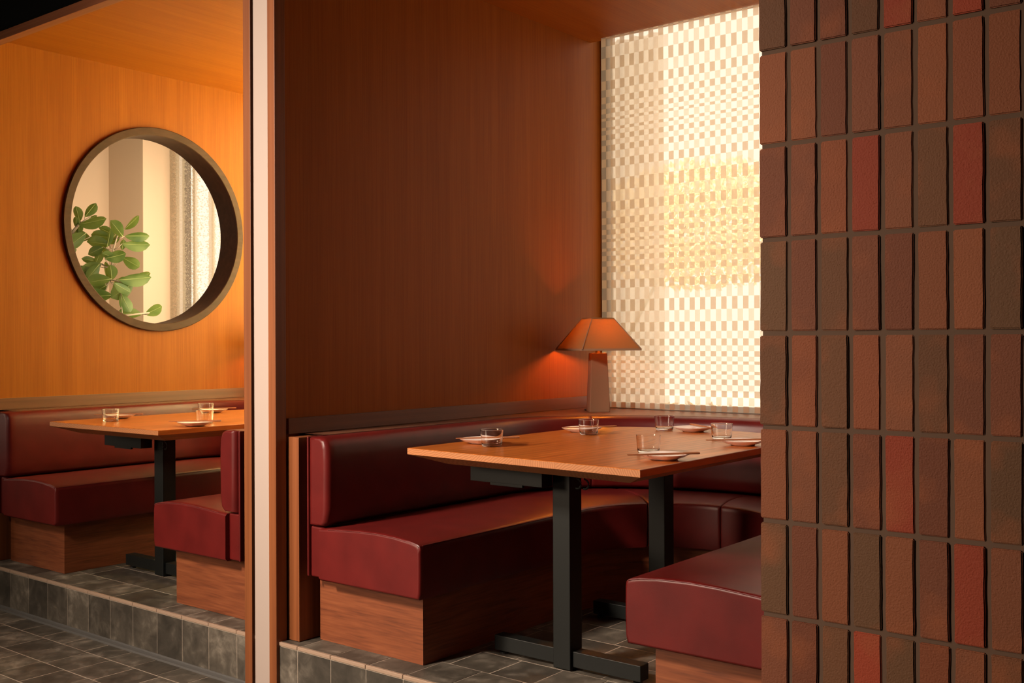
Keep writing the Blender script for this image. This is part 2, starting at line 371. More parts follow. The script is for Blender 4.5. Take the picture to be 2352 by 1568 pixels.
# ------------------------------------------------------------------ dining room shell
H = 3.3
struct('ceiling', B(-8.6, 2.6, -4.2, 5.2, H, H+.05), M_void)
struct('wall_front', B(-8.6, 2.6, -4.3, -4.2, LOW, H), M_room)
struct('wall_far_left', B(-8.7, -8.6, -4.2, 5.2, LOW, H), M_room)
struct('wall_right', B(2.6, 2.7, -4.2, 5.2, LOW, H), M_room)
struct('wall_back_right', B(-.70, 2.6, 4.6, 4.75, LOW, H), M_room)

# ------------------------------------------------------------------ booths' shells
HDR0, HDR1 = 2.577, 2.618
def partition(name, x0, x1):
    bm = B(x0, x1, YF+.03, YB+.20, LOW, H); return struct(name, bm, M_ven)
partition('wall_middle', LXR, XL)
partition('wall_side', XR, XR+.155)

def round_wall(name, x0, x1, y0, y1, z0, z1, cy, cz, r, m, n=96):
    """wall slab in the y-z plane with a round hole through it"""
    bm = bmesh.new()
    cor = [(y1, z1), (y0, z1), (y0, z0), (y1, z0)]
    def sq(a):
        c, s = math.cos(a), math.sin(a)
        t = min(((y1-cy) if c > 0 else (y0-cy))/c if abs(c) > 1e-9 else 1e9, ((z1-cz) if s > 0 else (z0-cz))/s if abs(s) > 1e-9 else 1e9)
        return (cy+c*t, cz+s*t)
    ang = sorted([2*PI*k/n for k in range(n)]+[math.atan2(z-cz, y-cy) % (2*PI) for y, z in cor])
    inn = []; out = []
    for x in (x0, x1):
        inn.append([bm.verts.new((x, cy+r*math.cos(a), cz+r*math.sin(a))) for a in ang])
        out.append([bm.verts.new((x, *sq(a))) for a in ang])
    k = len(ang)
    for i in range(k):
        j = (i+1) % k
        bm.faces.new((inn[0][i], out[0][i], out[0][j], inn[0][j])); bm.faces.new((inn[1][j], out[1][j], out[1][i], inn[1][i]))
        bm.faces.new((inn[0][j], inn[1][j], inn[1][i], inn[0][i])); bm.faces.new((out[0][i], out[1][i], out[1][j], out[0][j]))
    bmesh.ops.recalc_face_normals(bm, faces=bm.faces)
    return bm
RY, RZ = 3.56, 1.755
struct('wall_left', round_wall('wall_left', LXL-.14, LXL, YF+.03, YB+.20, LOW, H, RY, RZ, .546, M_ven), [M_ven])
# ring frame of the round opening
bm = bmesh.new(); prof = [(.590, LXL+.001), (.590, LXL+.016), (.586, LXL+.020), (.548, LXL+.020), (.5445, LXL+.016), (.5445, LXL-.150), (.575, LXL-.150), (.575, LXL-.1405), (.5458, LXL-.1405), (.5458, LXL+.001)]
rr = [[(x, RY+r*math.cos(2*PI*k/128), RZ+r*math.sin(2*PI*k/128)) for r, x in prof] for k in range(128)]
V = [[bm.verts.new(p) for p in q] for q in rr]
for k in range(128):
    for i in range(len(prof)):
        j = (i+1) % len(prof); bm.faces.new((V[k][i], V[k][j], V[(k+1) % 128][j], V[(k+1) % 128][i]))
bmesh.ops.recalc_face_normals(bm, faces=bm.faces)
o = build('round_window_frame', bm, M_ring, smooth=True, autos=30, kind='structure'); o.name = 'window_1'

def post(name, x0, x1, wl, wr):
    """end cap of a partition: walnut strips either side of a blush plaster face"""
    r = empty(name, (x0, 2.50, LOW), kind='structure')
    w = x1-x0; h = H-LOW
    build('walnut_edge', B(0, .043, .003, .06, 0, h, bev=.0015), M_wal, r)
    build('shadow_gap', B(.043, .059, .016, .06, 0, h), M_dark, r)
    build('plaster_face', B(.059, w-.041, .005, .06, 0, h), M_plas, r)
    build('walnut_edge', B(w-.041, w, .003, .052, 0, h, bev=.0015), M_wal, r)
    return r
post('trim_3', -3.272, -3.088, 0, 0)
post('trim_4', -.945, -.761, 0, 0)
post('trim_10', LXL-.155, LXL+.022, 0, 0)

def header(n, x0, x1):
    struct('trim_%d' % n, B(x0, x1, 2.503, 2.55, HDR0, HDR1, bev=.0015), M_walx)
    struct('wall_header', B(x0, x1, 2.515, 2.55, HDR1, H), M_void)
header(5, LXL+.024, -3.274); header(6, -3.086, -.947)
for k, (a, b) in enumerate(((LXL, LXR), (XL, XR))):
    struct('ceiling_booth', B(a+.001, b-.001, 2.552, YB+.035, CEIL, CEIL+.05), M_venx)
def wall_trim(n, a, b):
    bm = bmesh.new(); box(bm, a+.001, a+.014, YF+.05, YB-.002, LEDGE+.001, .816, bev=.001); box(bm, b-.014, b-.001, YF+.05, YB-.002, LEDGE+.001, .816, bev=.001)
    struct('trim_%d' % n, bm, M_waly)
wall_trim(7, LXL, LXR); wall_trim(8, XL, XR)

# window wall: below sill, jambs, head
for a, b in ((LXL, LXR), (XL, XR)):
    bm = bmesh.new()
    box(bm, a, b, YB+.04, YB+.20, LOW, LEDGE-.02); box(bm, a, b, YB+.04, YB+.20, 2.95, H)
    struct('wall_back', bm, M_ven)
def window(n, a, b):
    r = empty('window_%d' % n, ((a+b)/2, YB+.15, LEDGE-.02), kind='structure'); w = (b-a)/2-.002; h = 2.95-LEDGE+.018
    bm = bmesh.new()
    for x in (-w, w-.04): box(bm, x, x+.04, -.02, .03, .001, h)
    for z in (.001, h-.04): box(bm, -w+.04, w-.04, -.02, .03, z, z+.039)
    build('window_frame', bm, M_fram, r)
    build('pane', B(-w+.041, w-.041, .002, .008, .041, h-.041), M_pane, r)
window(2, LXL, LXR); window(3, XL, XR)
for k, (a, b) in enumerate(((LXL, LXR), (XL, XR))):
    bm = B(a+.001, b-.001, YB+.002, YB+.128, LEDGE-.02+.0005, LEDGE+.0005)
    struct('window_sill', bm, M_waly)

# ------------------------------------------------------------------ woven checker blinds
PX = [27.7, 26.4, 21.4, 16.8, 15.3, 12.4, 11.9, 10.5, 6.7, 15.3, 7.1, 10.7, 12.2, 12.6, 14.2, 18.4, 19.3, 27.7]
PER = .618; bands = [p*PER/sum(PX) for p in PX]
def screen(x0, x1, xe, label):
    """x0..x1 width, xe = an edge between two columns; faces carry the weave they are made of"""
    bm = bmesh.new(); cw = .0281; y = YB-.008
    i0 = math.ceil((x0-xe)/cw); xs = [x0]+[xe+i*cw for i in range(i0, int((x1-xe)/cw)+1)]+[x1]
    z = 1.1+.827; k = 0; zs = []
    while z < CEIL-.004:                    # upwards from the reference band edge
        k -= 1; zs.append((z, k+1)); z += bands[k % 18]
    up = [(zz, kk) for zz, kk in zs]; edges = {}
    lst = [(CEIL-.002, None)]+[(zz, kk) for zz, kk in reversed(up)]
    z = 1.1+.827; k = 0
    while True:
        z -= bands[k % 18]; k += 1
        if z < LEDGE+.034: break
        lst.append((z, k))
    zl = [q[0] for q in lst]; kl = [q[1] for q in lst]; kl[0] = kl[1]-1
    zl.append(LEDGE+.032); zl.append(LEDGE+.004)
    for r in range(len(zl)-1):
        hem = r == len(zl)-2
        k = kl[r] if r < len(kl) else 0
        brow = (k % 18) % 2 == 0
        for c in range(len(xs)-1):
            ci = round((((xs[c]+xs[c+1])/2)-xe)/cw-.5)
            if hem: mi = 3 if ci % 2 else 2
            elif brow: mi = 2 if ci % 2 == 0 else 0
            else: mi = 1 if ci % 2 == 0 else 2
            g = .0009 if mi == 2 and not hem else -.0003
            yy = y-(.0006 if mi != 2 else 0)
            vs = [bm.verts.new(p) for p in ((xs[c], yy, zl[r+1]), (xs[c+1], yy, zl[r+1]), (xs[c+1], yy, zl[r]), (xs[c], yy, zl[r]))]
            bm.faces.new(vs).material_index = 3 if hem and mi == 3 else mi
    r = empty('window_blind', ((x0+x1)/2, y, LEDGE), label=label, cat='blind', group='woven blinds in the booth windows')
    bmesh.ops.translate(bm, verts=bm.verts, vec=(-(x0+x1)/2, -y, -LEDGE))
    build('checked_cloth', bm, [M_dA, M_dB, M_sh, M_hem], r)
    build('bottom_bar', B(-(x1-x0)/2, (x1-x0)/2, -.004, .004, .0015, .0055, bev=.001), M_fram, r)
    return r
screen(XL+.094, XR-.02, -2.706, 'cream checked woven window blind behind the table lamp in the right booth')
screen(LXL+.094, LXR-.02, -2.706+PITCH, 'cream checked woven window blind in the left booth, behind the partition post')
def folds(name, x0, x1, y, z0, z1, amp, nf, m, label, cat, pleat=.01):
    bm = bmesh.new(); n = int((x1-x0)/.006); P = []
    for i in range(n+1):
        x = x0+(x1-x0)*i/n; u = i/n
        P.append((x, y+amp*math.sin(2*PI*nf*u+.7*math.sin(5*u))+pleat*math.sin(2*PI*nf*2.7*u)))
    rows = [[bm.verts.new((px, py+.15*amp*math.sin(3*zz+px*9), z0+(z1-z0)*zz)) for px, py in P] for zz in (0, .25, .5, .75, 1)]
    for a, b in zip(rows, rows[1:]):
        for i in range(n): bm.faces.new((a[i], a[i+1], b[i+1], b[i]))
    bmesh.ops.translate(bm, verts=bm.verts, vec=(-(x0+x1)/2, -y, -z0))
    return build(name, bm, m, loc=((x0+x1)/2, y, z0), smooth=True, label=label, cat=cat)
folds('voile_curtain', XL+.09, -2.709, YB+.075, LEDGE+.003, CEIL-.004, .016, 3.4, M_voile, 'pale voile curtain drawn aside behind the left edge of the checked blind', 'curtain', .004)

# ------------------------------------------------------------------ outdoors
struct('ground_outside', B(-14, 10, 4.85, 26, -.35, -.3), M_pave)
def crown(x, y, z, rx, ry, rz, n, s, label):
    rnd = random.Random(int(x*10)); r = empty('tree', (x, y, -.3), label=label, cat='tree')
    bm = bmesh.new()
    for i in range(n):
        while True:
            v = Vector((rnd.uniform(-1, 1), rnd.uniform(-1, 1), rnd.uniform(-1, 1)))
            if .3 < v.length < 1: break
        c = Vector((v.x*rx, v.y*ry, v.z*rz+z+.3)); a = Vector((rnd.gauss(0, 1), rnd.gauss(0, 1), rnd.gauss(0, 1))).normalized(); b = a.orthogonal().normalized(); q = s*rnd.uniform(.6, 1.3)
        n_ = a.cross(b)*q*.15
        bm.faces.new([bm.verts.new(p) for p in (c-a*q, c-b*q*.45+n_, c+a*q, c+b*q*.45+n_)])
    build('foliage', bm, M_tree, r); bm = bmesh.new(); tube(bm, [(-.95, 0, 0), (-.9, 0, z*.6), (-.2, .05, z+.3)], .03, taper=[1, .7, .4]); build('trunk', bm, M_stem, r)
crown(-4.6, 8.6, 2.15, 1.15, .8, .60, 7000, .034, 'yellow leaved tree outside the window, seen through the checked blind')
crown(-3.9, 7.0, .35, .9, .5, .28, 2500, .035, 'low yellow shrub outside, seen through the bottom of the checked blind')

# ------------------------------------------------------------------ banquettes
def paths():
    """stations round the U: A = front edge of seat, Bk = front face of backrest, nrm = outward"""
    st = []
    def add(ax, ay, bx, by): st.append((Vector((ax, ay)), Vector((bx, by))))
    y = 2.555; n = 12
    for i in range(n): t = i/n; add(-.40, y+(3.51-y)*t, -.85, y+(3.60-y)*t)
    for i in range(0, 25):
        a = PI*i/48; add(-.40*math.cos(a), 3.51+.40*math.sin(a), -.85*math.cos(a), 3.60+.62*math.sin(a))
    m = [(Vector((-a.x, a.y)), Vector((-b.x, b.y))) for a, b in reversed(st[:-1])]
    return st+m
ST = paths()
def normals(pts):
    out = []
    for i, p in enumerate(pts):
        d = (pts[min(i+1, len(pts)-1)]-pts[max(i-1, 0)]).normalized(); out.append(Vector((-d.y, d.x)))
    return out
BN = normals([b for a, b in ST])
# subdivide station index into float access
def stat(u):
    i = min(int(u), len(ST)-2); t = u-i
    a = ST[i][0].lerp(ST[i+1][0], t); b = ST[i][1].lerp(ST[i+1][1], t); n = BN[i].lerp(BN[i+1], t).normalized()
    return a, b, n
NS = len(ST)-1
def us(u0, u1, er=.02):
    L_ = [u0+(u1-u0)*x for x in (0, .004, .012, .025, .05)]
    k = int(u1-u0)+3
    L_ += [u0+(u1-u0)*(.08+.84*i/k) for i in range(k+1)]
    L_ += [u0+(u1-u0)*x for x in (.95, .975, .988, .996, 1)]
    return L_
def seat_profile():
    # (fraction across the seat, height above booth floor)
    P = [(.012, .242), (.0, .262), (-.004, .33), (-.002, .405), (.004, .4175), (.016, .4235), (.04, .4275), (.10, .433), (.25, .441), (.45, .4445), (.65, .4425), (.85, .437), (1.0, .432), (1.10, .428), (1.10, .242)]
    return P
def loft_seat(u0, u1, z0=0, e0=.014, e1=.006):
    rr = []; P = seat_profile(); cz = .33
    U = us(u0, u1)
    def arc(a, b): return (stat(a)[0]-stat(b)[0]).length
    for u in U:
        a, b, n = stat(u); w = (b-a)
        d0 = max((a-stat(u0)[0]).length, 1e-5); d1 = max((a-stat(u1)[0]).length, 1e-5)
        s = 0
        if d0 < e0: s = e0*(1-math.sqrt(max(0, 1-(1-d0/e0)**2)))
        if d1 < e1: s = max(s, e1*(1-math.sqrt(max(0, 1-(1-d1/e1)**2))))
        ring = []
        W = w.length; wn = w/W
        for f, z in P:
            off = f*W; off = off+s*(1-2*f) if f <= 1 else off
            zz = z-s*(1 if z > cz+.02 else -1 if z < cz-.02 else 0)
            q = a+wn*off; ring.append((q.x, q.y, zz))
        rr.append(ring)
    return rings(bmesh.new(), rr)
def loft_back(u0, u1, e0=.022, e1=.004):
    P = [(.030, .436), (.010, .452), (.002, .50), (.0, .60), (.0, .68), (.004, .722), (.016, .746), (.036, .7555), (.070, .757), (.104, .7545), (.104, .436)]
    rr = []
    for u in us(u0, u1):
        a, b, n = stat(u)
        d0 = (b-stat(u0)[1]).length; d1 = (b-stat(u1)[1]).length; s = 0
        if d0 < e0: s = e0*(1-math.sqrt(max(0, 1-(1-d0/e0)**2)))
        if d1 < e1: s = max(s, e1*(1-math.sqrt(max(0, 1-(1-d1/e1)**2))))
        ring = []
        for f, z in P:
            off = f+s*(1-f/.052); zz = z-s*.5*((z-.6)/.17); q = b+n*off; ring.append((q.x, q.y, zz))
        rr.append(ring)
    return rings(bmesh.new(), rr)
def sweep(u0, u1, f0, f1, z0, z1, base='B', steps=40):
    rr = []
    for i in range(steps+1):
        a, b, n = stat(u0+(u1-u0)*i/steps)
        if base == 'B': p, q = b+n*f0, b+n*f1
        else:
            d = (b-a).normalized(); p, q = a+d*f0, a+d*f1
        rr.append([(p.x, p.y, z0), (p.x, p.y, z1), (q.x, q.y, z1), (q.x, q.y, z0)])
    return rings(bmesh.new(), rr)
def seam_bm(pts, r=.0013):
    bm = bmesh.new(); tube(bm, pts, r, 6); return bm
def banquette(label):
    t = empty('banquette', (CX, 0, 0), label=label, cat='bench', group='oxblood leather banquettes')
    # sections meet at four seams
    um = NS/2; u1 = 12+12.5; cuts = [0, u1, um, NS-u1, NS]
    for i in range(4):
        e0 = .010 if i == 0 else .009; e1 = .010 if i == 3 else .009
        c = build('seat_cushion', loft_seat(cuts[i], cuts[i+1], e0=e0, e1=e1), M_lea, t, smooth=True, autos=50)
        pts = []
        n = 30
        for k in range(n+1):
            u = cuts[i]+(cuts[i+1]-cuts[i])*(.012+.976*k/n); a, b, nn = stat(u); d = (b-a).normalized(); q = a+d*.0045; pts.append((q.x, q.y, .4215))
        build('seam', seam_bm(pts), M_seam, c)
        if i in (0, 3):
            u = cuts[0] if i == 0 else cuts[4]; a, b, nn = stat(u); P = [p for p in seat_profile() if .008 <= p[0] <= 1 and p[1] > .4]
            pts = [((a+(b-a)*f).x, (a+(b-a)*f).y+.0028, z-.0030) for f, z in P]
            build('seam', seam_bm(pts), M_seam, c)
    bc = [0, 12+10, NS-22, NS]
    for i in range(3):
        build('backrest_cushion', loft_back(bc[i], bc[i+1], e0=.022 if i == 0 else .005, e1=.022 if i == 2 else .005), M_lea, t, smooth=True, autos=50)
    k = bmesh.new(); rr = []
    for i in range(61):
        u = NS*i/60; a, b, nn = stat(u); d = (b-a).normalized(); p = a+d*.055; q = b+nn*.125
        yy = .07 if i in (0, 60) else 0
        if i in (0, 60): p = Vector((p.x, 2.632)); q = Vector((q.x*1.0, 2.632))
        rr.append([(p.x, p.y, .001), (p.x, p.y, .2415), (q.x, q.y, .2415), (q.x, q.y, .001)])
    rings(k, rr); build('kick_base', k, M_kick, t)
    for s in (-1, 1):
        def X(a, b): return (min(s*a, s*b), max(s*a, s*b))
        x0, x1 = X(.888, .962); build('skirt_panel', B(x0, x1, 2.575, 2.66, .245, .431, bev=.008), M_lea, t, smooth=True, autos=50)
        x0, x1 = X(.962, .972); build('back_board', B(x0, x1, 2.566, 2.66, .247, .756, bev=.004), M_lea, t, smooth=True, autos=50)
        x0, x1 = X(1.008, 1.070); bm = B(x0, x1, 2.560, 2.659, 0.001, .750, bev=.0015); box(bm, x0, x1, 2.655, 2.82, .001, .732); build('end_panel', bm, M_wal, t)
    # ledge behind the backrest, out to the walls
    rr = []
    hw = (XR-XL)/2-.0012
    for i in range(81):
        u = NS*i/80; a, b, nn = stat(u); p = b+nn*.106
        if i in (0, 80): p.y = 2.6605
        # matching point on the wall rectangle, by distance round it
        ylim = YB-.001
        c = Vector((0, 3.3)); d = (p-c)
        if p.y <= 3.3: q = Vector((math.copysign(hw, p.x), p.y))
        else:
            sc = min(hw/abs(d.x) if abs(d.x) > 1e-6 else 1e9, (ylim-c.y)/d.y if d.y > 1e-6 else 1e9); q = c+d*sc
        rr.append((p, q))
    # add exact corners
    R = []
    for (p, q), (p2, q2) in zip(rr, rr[1:]):
        R.append((p, q))
        on_side = abs(abs(q.x)-hw) < 1e-5; on_side2 = abs(abs(q2.x)-hw) < 1e-5
        if on_side != on_side2: R.append((p.lerp(p2, .5), Vector((math.copysign(hw, q.x), YB-.001))))
    R.append(rr[-1])
    build('ledge', rings(bmesh.new(), [[(p.x, p.y, .735), (p.x, p.y, LEDGE), (q.x, q.y, LEDGE), (q.x, q.y, .735)] for p, q in R]), M_waly, t)
    return t
bq = banquette('oxblood leather U-shaped banquette round the near table in the right booth')
def copy_tree(o, parent=None):
    c = o.copy(); C.objects.link(c); c.parent = parent
    for ch in list(o.children): copy_tree(ch, c)
    return c
bq2 = copy_tree(bq); bq2.location.x += PITCH
bq2['label'] = 'oxblood leather U-shaped banquette in the left booth, below the round opening'

# ------------------------------------------------------------------ tables
TOP = .74
def table(label, corners, yflat, bdep, colx, oy, top=TOP):
    """corners: front-left (x,y) and front-right; far end a rounded superellipse"""
    (xl, yl), (xr, yr) = corners; cx = (xl+xr)/2; a = (xr-xl)/2
    t = empty('dining_table', (cx, yl, 0), label=label, cat='table', group='oak topped booth tables')
    ox, oy_ = cx, yl
    out = [(xl-ox, yl-oy_), (xl-ox+.0001, (yl+yflat)/2-oy_)]
    for k in range(0, 41):
        th = PI-PI*k/40; c, s = math.cos(th), math.sin(th)
        out.append((a*math.copysign(abs(c)**(2/2.5), c), yflat-oy_+bdep*abs(s)**(2/2.5)))
    out += [(xr-ox, (yr+yflat)/2-oy_), (xr-ox, yr-oy_)]
    def inset(d):
        n = len(out); r = []
        for i in range(n):
            p = Vector(out[i]); a0 = Vector(out[i-1]); b0 = Vector(out[(i+1) % n])
            e1 = (p-a0).normalized(); e2 = (b0-p).normalized(); n1 = Vector((e1.y, -e1.x)); n2 = Vector((e2.y, -e2.x)); m = (n1+n2); 
            m = m/max(m.length_squared/2, .3)
            r.append(p+m*d)
        return r
    bm = bmesh.new(); zt = top
    R = [[(p[0], p[1], z) for p in inset(d)] for d, z in ((.0015, zt), (0, zt-.0015), (0, zt-.021), (.0008, zt-.022), (.100, zt-.056))]
    rings(bm, R)
    for f in bm.faces:
        n = f.normal; c = f.calc_center_median()
        f.material_index = 1 if (n.y < -.2 and n.z > -.96 and n.z < .7 and abs(n.x) < .5 and c.y < .2) else 0
    build('tabletop', bm, [M_oak, M_end], t)
    zb = top-.057
    for k, y in enumerate((2.88+oy, 3.50+oy)):
        yy = y-oy_; x = colx-ox
        p = build('pedestal', B(x-.035, x+.035, yy, yy+.07, .004, zb-.012, bev=.002), M_blk, t)
        build('foot', B(x-.30, x-.0352, yy+.012, yy+.062, .014, .066, bev=.002), M_blk, p)
        build('foot', B(x+.0352, x+.30, yy+.012, yy+.062, .014, .066, bev=.002), M_blk, p)
        for s in (-1, 1):
            bm = bmesh.new(); tube(bm, [(x+s*.275, yy+.037, .0005), (x+s*.275, yy+.037, .006)], .016, 16); tube(bm, [(x+s*.275, yy+.037, .005), (x+s*.275, yy+.037, .0145)], .005, 8)
            build('glide', bm, M_rub, p)
        build('mounting_plate', B(x-.20, x+.20, yy-.02, yy+.10, zb-.012, zb-.0005, bev=.001), M_blk, t)
    yy = 2.80+oy-oy_; x = colx-ox
    bm = bmesh.new(); box(bm, x-.33, x-.02, yy, yy+.06, zb-.066, zb-.0005, bev=.001)
    box(bm, x-.24, x-.1, yy-.002, yy+.01, zb-.074, zb-.064, bev=.001)
    build('power_box', bm, M_blk, t)
    for dx in (.10, .13):
        bm = bmesh.new(); hk = [(x+dx, yy+.03, zb)]+[(x+dx+.016*math.sin(q)-.0, yy+.03, zb-.03-.016*(1-math.cos(q))+.0) for q in [PI*i/8*1.1 for i in range(9)]]
        tube(bm, hk, .003, 6); build('bag_hook', bm, M_blk, t)
    return t
table('oak topped booth table on black steel pedestals in the right booth', ((-2.513, 2.598), (-1.558, 2.540)), 3.53, .328, -2.075, 0)
table('oak topped booth table on black steel pedestals in the left booth', ((-4.835, 2.575), (-3.960, 2.585)), 3.52, .328, -2.075+PITCH, 0, .7285)

# ------------------------------------------------------------------ tableware
def glass_bm():
    bm = bmesh.new(); n = 40
    prof = [(0, 0.0008), (.030, .0), (.0335, .0015), (.0350, .006), (.0362, .016), (.0398, .0565), (.0396, .0580), (.0388, .0580), (.0384, .0570), (.0347, .018), (.0338, .0105), (.031, .0082), (0, .0075)]
    R = [[(r*math.cos(2*PI*k/n), r*math.sin(2*PI*k/n), z) for k in range(n)] for r, z in prof[1:-1]]
    return rings(bm, R)
g0 = build('tumbler', glass_bm(), M_glass, smooth=True, autos=60)
def plate_bm():
    bm = bmesh.new(); n = 64; m = 3.0
    def rg(r, z):
        o = []
        for k in range(n):
            a = 2*PI*k/n; c, s = math.cos(a), math.sin(a); q = r/((abs(c)**m+abs(s)**m)**(1/m)); o.append((q*c, q*s, z))
        return o
    return rings(bm, [rg(r, z) for r, z in ((.036, 0), (.038, .003), (.054, .008), (.0695, .0165), (.071, .0185), (.0695, .0185), (.052, .0115), (.036, .0085))])
p0 = build('side_plate', plate_bm(), M_porc, smooth=True, autos=60)
def chop_bm():
    bm = bmesh.new(); Lh = .1125
    R = []
    for x, r in ((-Lh, .0016), (-Lh*.3, .0024), (Lh*.9, .0034), (Lh*.97, .0034), (Lh, .0030)):
        R.append([(x, r*math.cos(2*PI*(k+.5)/8), r*math.sin(2*PI*(k+.5)/8)) for k in range(8)])
    return rings(bm, R)
c0 = build('chopstick', chop_bm(), M_chop, smooth=True, autos=50)
used = set()
def put(src, loc, rz=0, rx=0, label='', cat='', group=''):
    o = src if src.name not in used else src.copy()
    if src.name in used: C.objects.link(o)
    used.add(src.name)
    o.location = loc; o.rotation_euler = (0, rx, rz); tag(o, label, cat, group); return o
# glasses
G = [(-2.312, 2.805, TOP, 'clear glass tumbler at the front left corner of the right booth table'),
     (-2.301, 3.377, TOP, 'clear glass tumbler halfway along the left side of the right booth table'),
     (-2.167, 3.72, TOP, 'clear glass tumbler at the rounded far end of the right booth table'),
     (-1.799, 3.498, TOP, 'clear glass tumbler beside the brick pillar, far right side of the right booth table'),
     (-1.771, 2.939, TOP, 'clear glass tumbler behind the nearest plate on the right booth table'),
     (-4.595, 2.746, .7285, 'clear glass tumbler at the front left corner of the left booth table'),
     (-4.628, 3.300, .7285, 'clear glass tumbler at the far side of the left booth table, behind another tumbler'),
     (-4.131, 2.939, .7285, 'clear glass tumbler beside the nearest plate on the left booth table')]
for x, y, z, lb in G: put(g0, (x, y, z+.0004), 0, 0, lb, 'glass', 'glass tumblers on the booth tables')
# plates with a pair of chopsticks across each: plate centre, rotation, stick centre, stick angle
PLT = [((-2.405, 2.862), .9, (-2.378, 2.862), 49, TOP, 'front left corner', 'right'),
       ((-2.385, 3.452), .85, (-2.352, 3.460), 56, TOP, 'middle of the left side', 'right'),
       ((-2.045, 3.735), .3, (-2.010, 3.748), -37, TOP, 'rounded far end', 'right'),
       ((-1.640, 3.345), .9, (-1.640, 3.310), 44, TOP, 'right edge near the pillar', 'right'),
       ((-1.632, 2.800), .9, (-1.612, 2.762), 50, TOP, 'front right corner', 'right'),
       ((-4.745, 2.882), .85, (-4.728, 2.868), 51, .7285, 'front left corner', 'left'),
       ((-4.735, 3.420), .85, (-4.722, 3.420), 57, .7285, 'far left side', 'left'),
       ((-4.035, 2.820), .85, (-4.035, 2.820), 46, .7285, 'front right corner', 'left')]
for (px, py), pr, (sx, sy), sa, z, where, side in PLT:
    put(p0, (px, py, z+.0004), math.radians(-6.6)+.12*math.sin(7*px), 0, 'small pale porcelain plate at the %s of the %s booth table' % (where, side), 'plate', 'small plates on the booth tables')
    a = math.radians(sa); nx, ny = -math.sin(a), math.cos(a)
    for q, word in ((-.0042, 'nearer'), (.0042, 'farther')):
        put(c0, (sx+nx*q, sy+ny*q, z+.0222), a+(.012 if q > 0 else -.004)+(0 if sa > 0 else PI), 0, '%s chopstick on the plate at the %s of the %s table' % (word, where, side), 'chopstick', 'chopsticks on the plates')

# ------------------------------------------------------------------ table lamps
def lamp(x, y, label):
    t = empty('table_lamp', (x, y, LEDGE), label=label, cat='lamp', group='square shaded table lamps on the ledges')
    ang = math.radians(-45); sh = math.radians(-30.7)
    def sqr(w, z, r, rot, n=5):
        o = []
        for cxs, cys, a0 in ((1, 1, 0), (-1, 1, PI/2), (-1, -1, PI), (1, -1, 1.5*PI)):
            for k in range(n):
                a = a0+PI/2*k/(n-1); px = cxs*(w/2-r)+r*math.cos(a); py = cys*(w/2-r)+r*math.sin(a)
                o.append((px*math.cos(rot)-py*math.sin(rot), px*math.sin(rot)+py*math.cos(rot), z))
        return o
    bm = bmesh.new()
    rings(bm, [sqr(w, z, .005, ang) for w, z in ((.096, 0), (.100, .003), (.078, .281), (.074, .284))])
    build('lamp_base', bm, M_lampb, t, smooth=True, autos=40)
    bm = bmesh.new(); tube(bm, [(0, 0, .2835), (0, 0, .345)], .012, 20); build('socket', bm, M_edge, t, smooth=True, autos=40)
    W0, W1, z0, z1 = .315, .116, .298, .455
    bm = bmesh.new()
    a = sqr(W0, z0, .002, sh, 3); b = sqr(W1, z1, .002, sh, 3); ai = sqr(W0-.004, z0, .001, sh, 3); bi = sqr(W1-.004, z1, .001, sh, 3)
    va, vb, vai, vbi = [[bm.verts.new(p) for p in q] for q in (a, b, ai, bi)]
    for i in range(len(a)):
        j = (i+1) % len(a)
        bm.faces.new((va[i], va[j], vb[j], vb[i]))
    build('lamp_shade', bm, M_shade, t)
    s = bpy.data.objects[-1] if False else t.children[-1]
    bm = bmesh.new()
    for w, z, dz in ((W0+.003, z0-.001, .010), (W1+.003, z1-.009, .010)):
        k = (W1-W0)/(z1-z0)*dz
        vi = [[bm.verts.new(p) for p in q] for q in (sqr(w, z, .002, sh, 3), sqr(w+k, z+dz, .002, sh, 3), sqr(w+k-.006, z+dz, .001, sh, 3), sqr(w-.006, z, .001, sh, 3))]
        m = len(vi[0])
        for q in range(4):
            for i in range(m): bm.faces.new((vi[q][i], vi[q][(i+1) % m], vi[(q+1) % 4][(i+1) % m], vi[(q+1) % 4][i]))
    bmesh.ops.recalc_face_normals(bm, faces=bm.faces)
    for k in range(4):
        c = math.cos(sh+PI/4+k*PI/2); d = math.sin(sh+PI/4+k*PI/2); r0 = W0/2*math.sqrt(2)-.0005; r1 = W1/2*math.sqrt(2)-.0005
        tube(bm, [(r0*c, r0*d, z0+.004), (r1*c, r1*d, z1-.003)], .0028, 6)
    build('shade_binding', bm, M_edge, t)
    m = bpy.data.materials.get('warm_bulb')
    if not m:
        m, nt, bs_ = mat('warm_bulb'); bs_.inputs['Emission Color'].default_value = (1, .32, .05, 1); bs_.inputs['Emission Strength'].default_value = 12; bs_.inputs['Base Color'].default_value = (.8, .6, .4, 1)
    bm = bmesh.new(); bmesh.ops.create_uvsphere(bm, u_segments=20, v_segments=12, radius=.024); bmesh.ops.translate(bm, verts=bm.verts, vec=(0, 0, .375))
    build('bulb', bm, m, t, smooth=True)
    Lp = bpy.data.lights.new('lamp_light', 'POINT'); Lp.energy = 42; Lp.color = (1, .27, .015); Lp.shadow_soft_size = .026
    o = bpy.data.objects.new('lamp_light', Lp); C.objects.link(o); o.location = (0, 0, .375); o.parent = t
    bm = bmesh.new(); tube(bm, [(-.05, .0, .004), (-.075, .0, .004), (-.10, .03, .004), (-.11, .10, .004)], .003, 6); build('cord', bm, M_cord, t)
    return t
lamp(-2.886, 4.318, 'square shaded table lamp glowing orange on the ledge before the checked blind')
lamp(-2.886+PITCH, 4.318, 'square shaded table lamp in the corner of the left booth, hidden by the partition post')

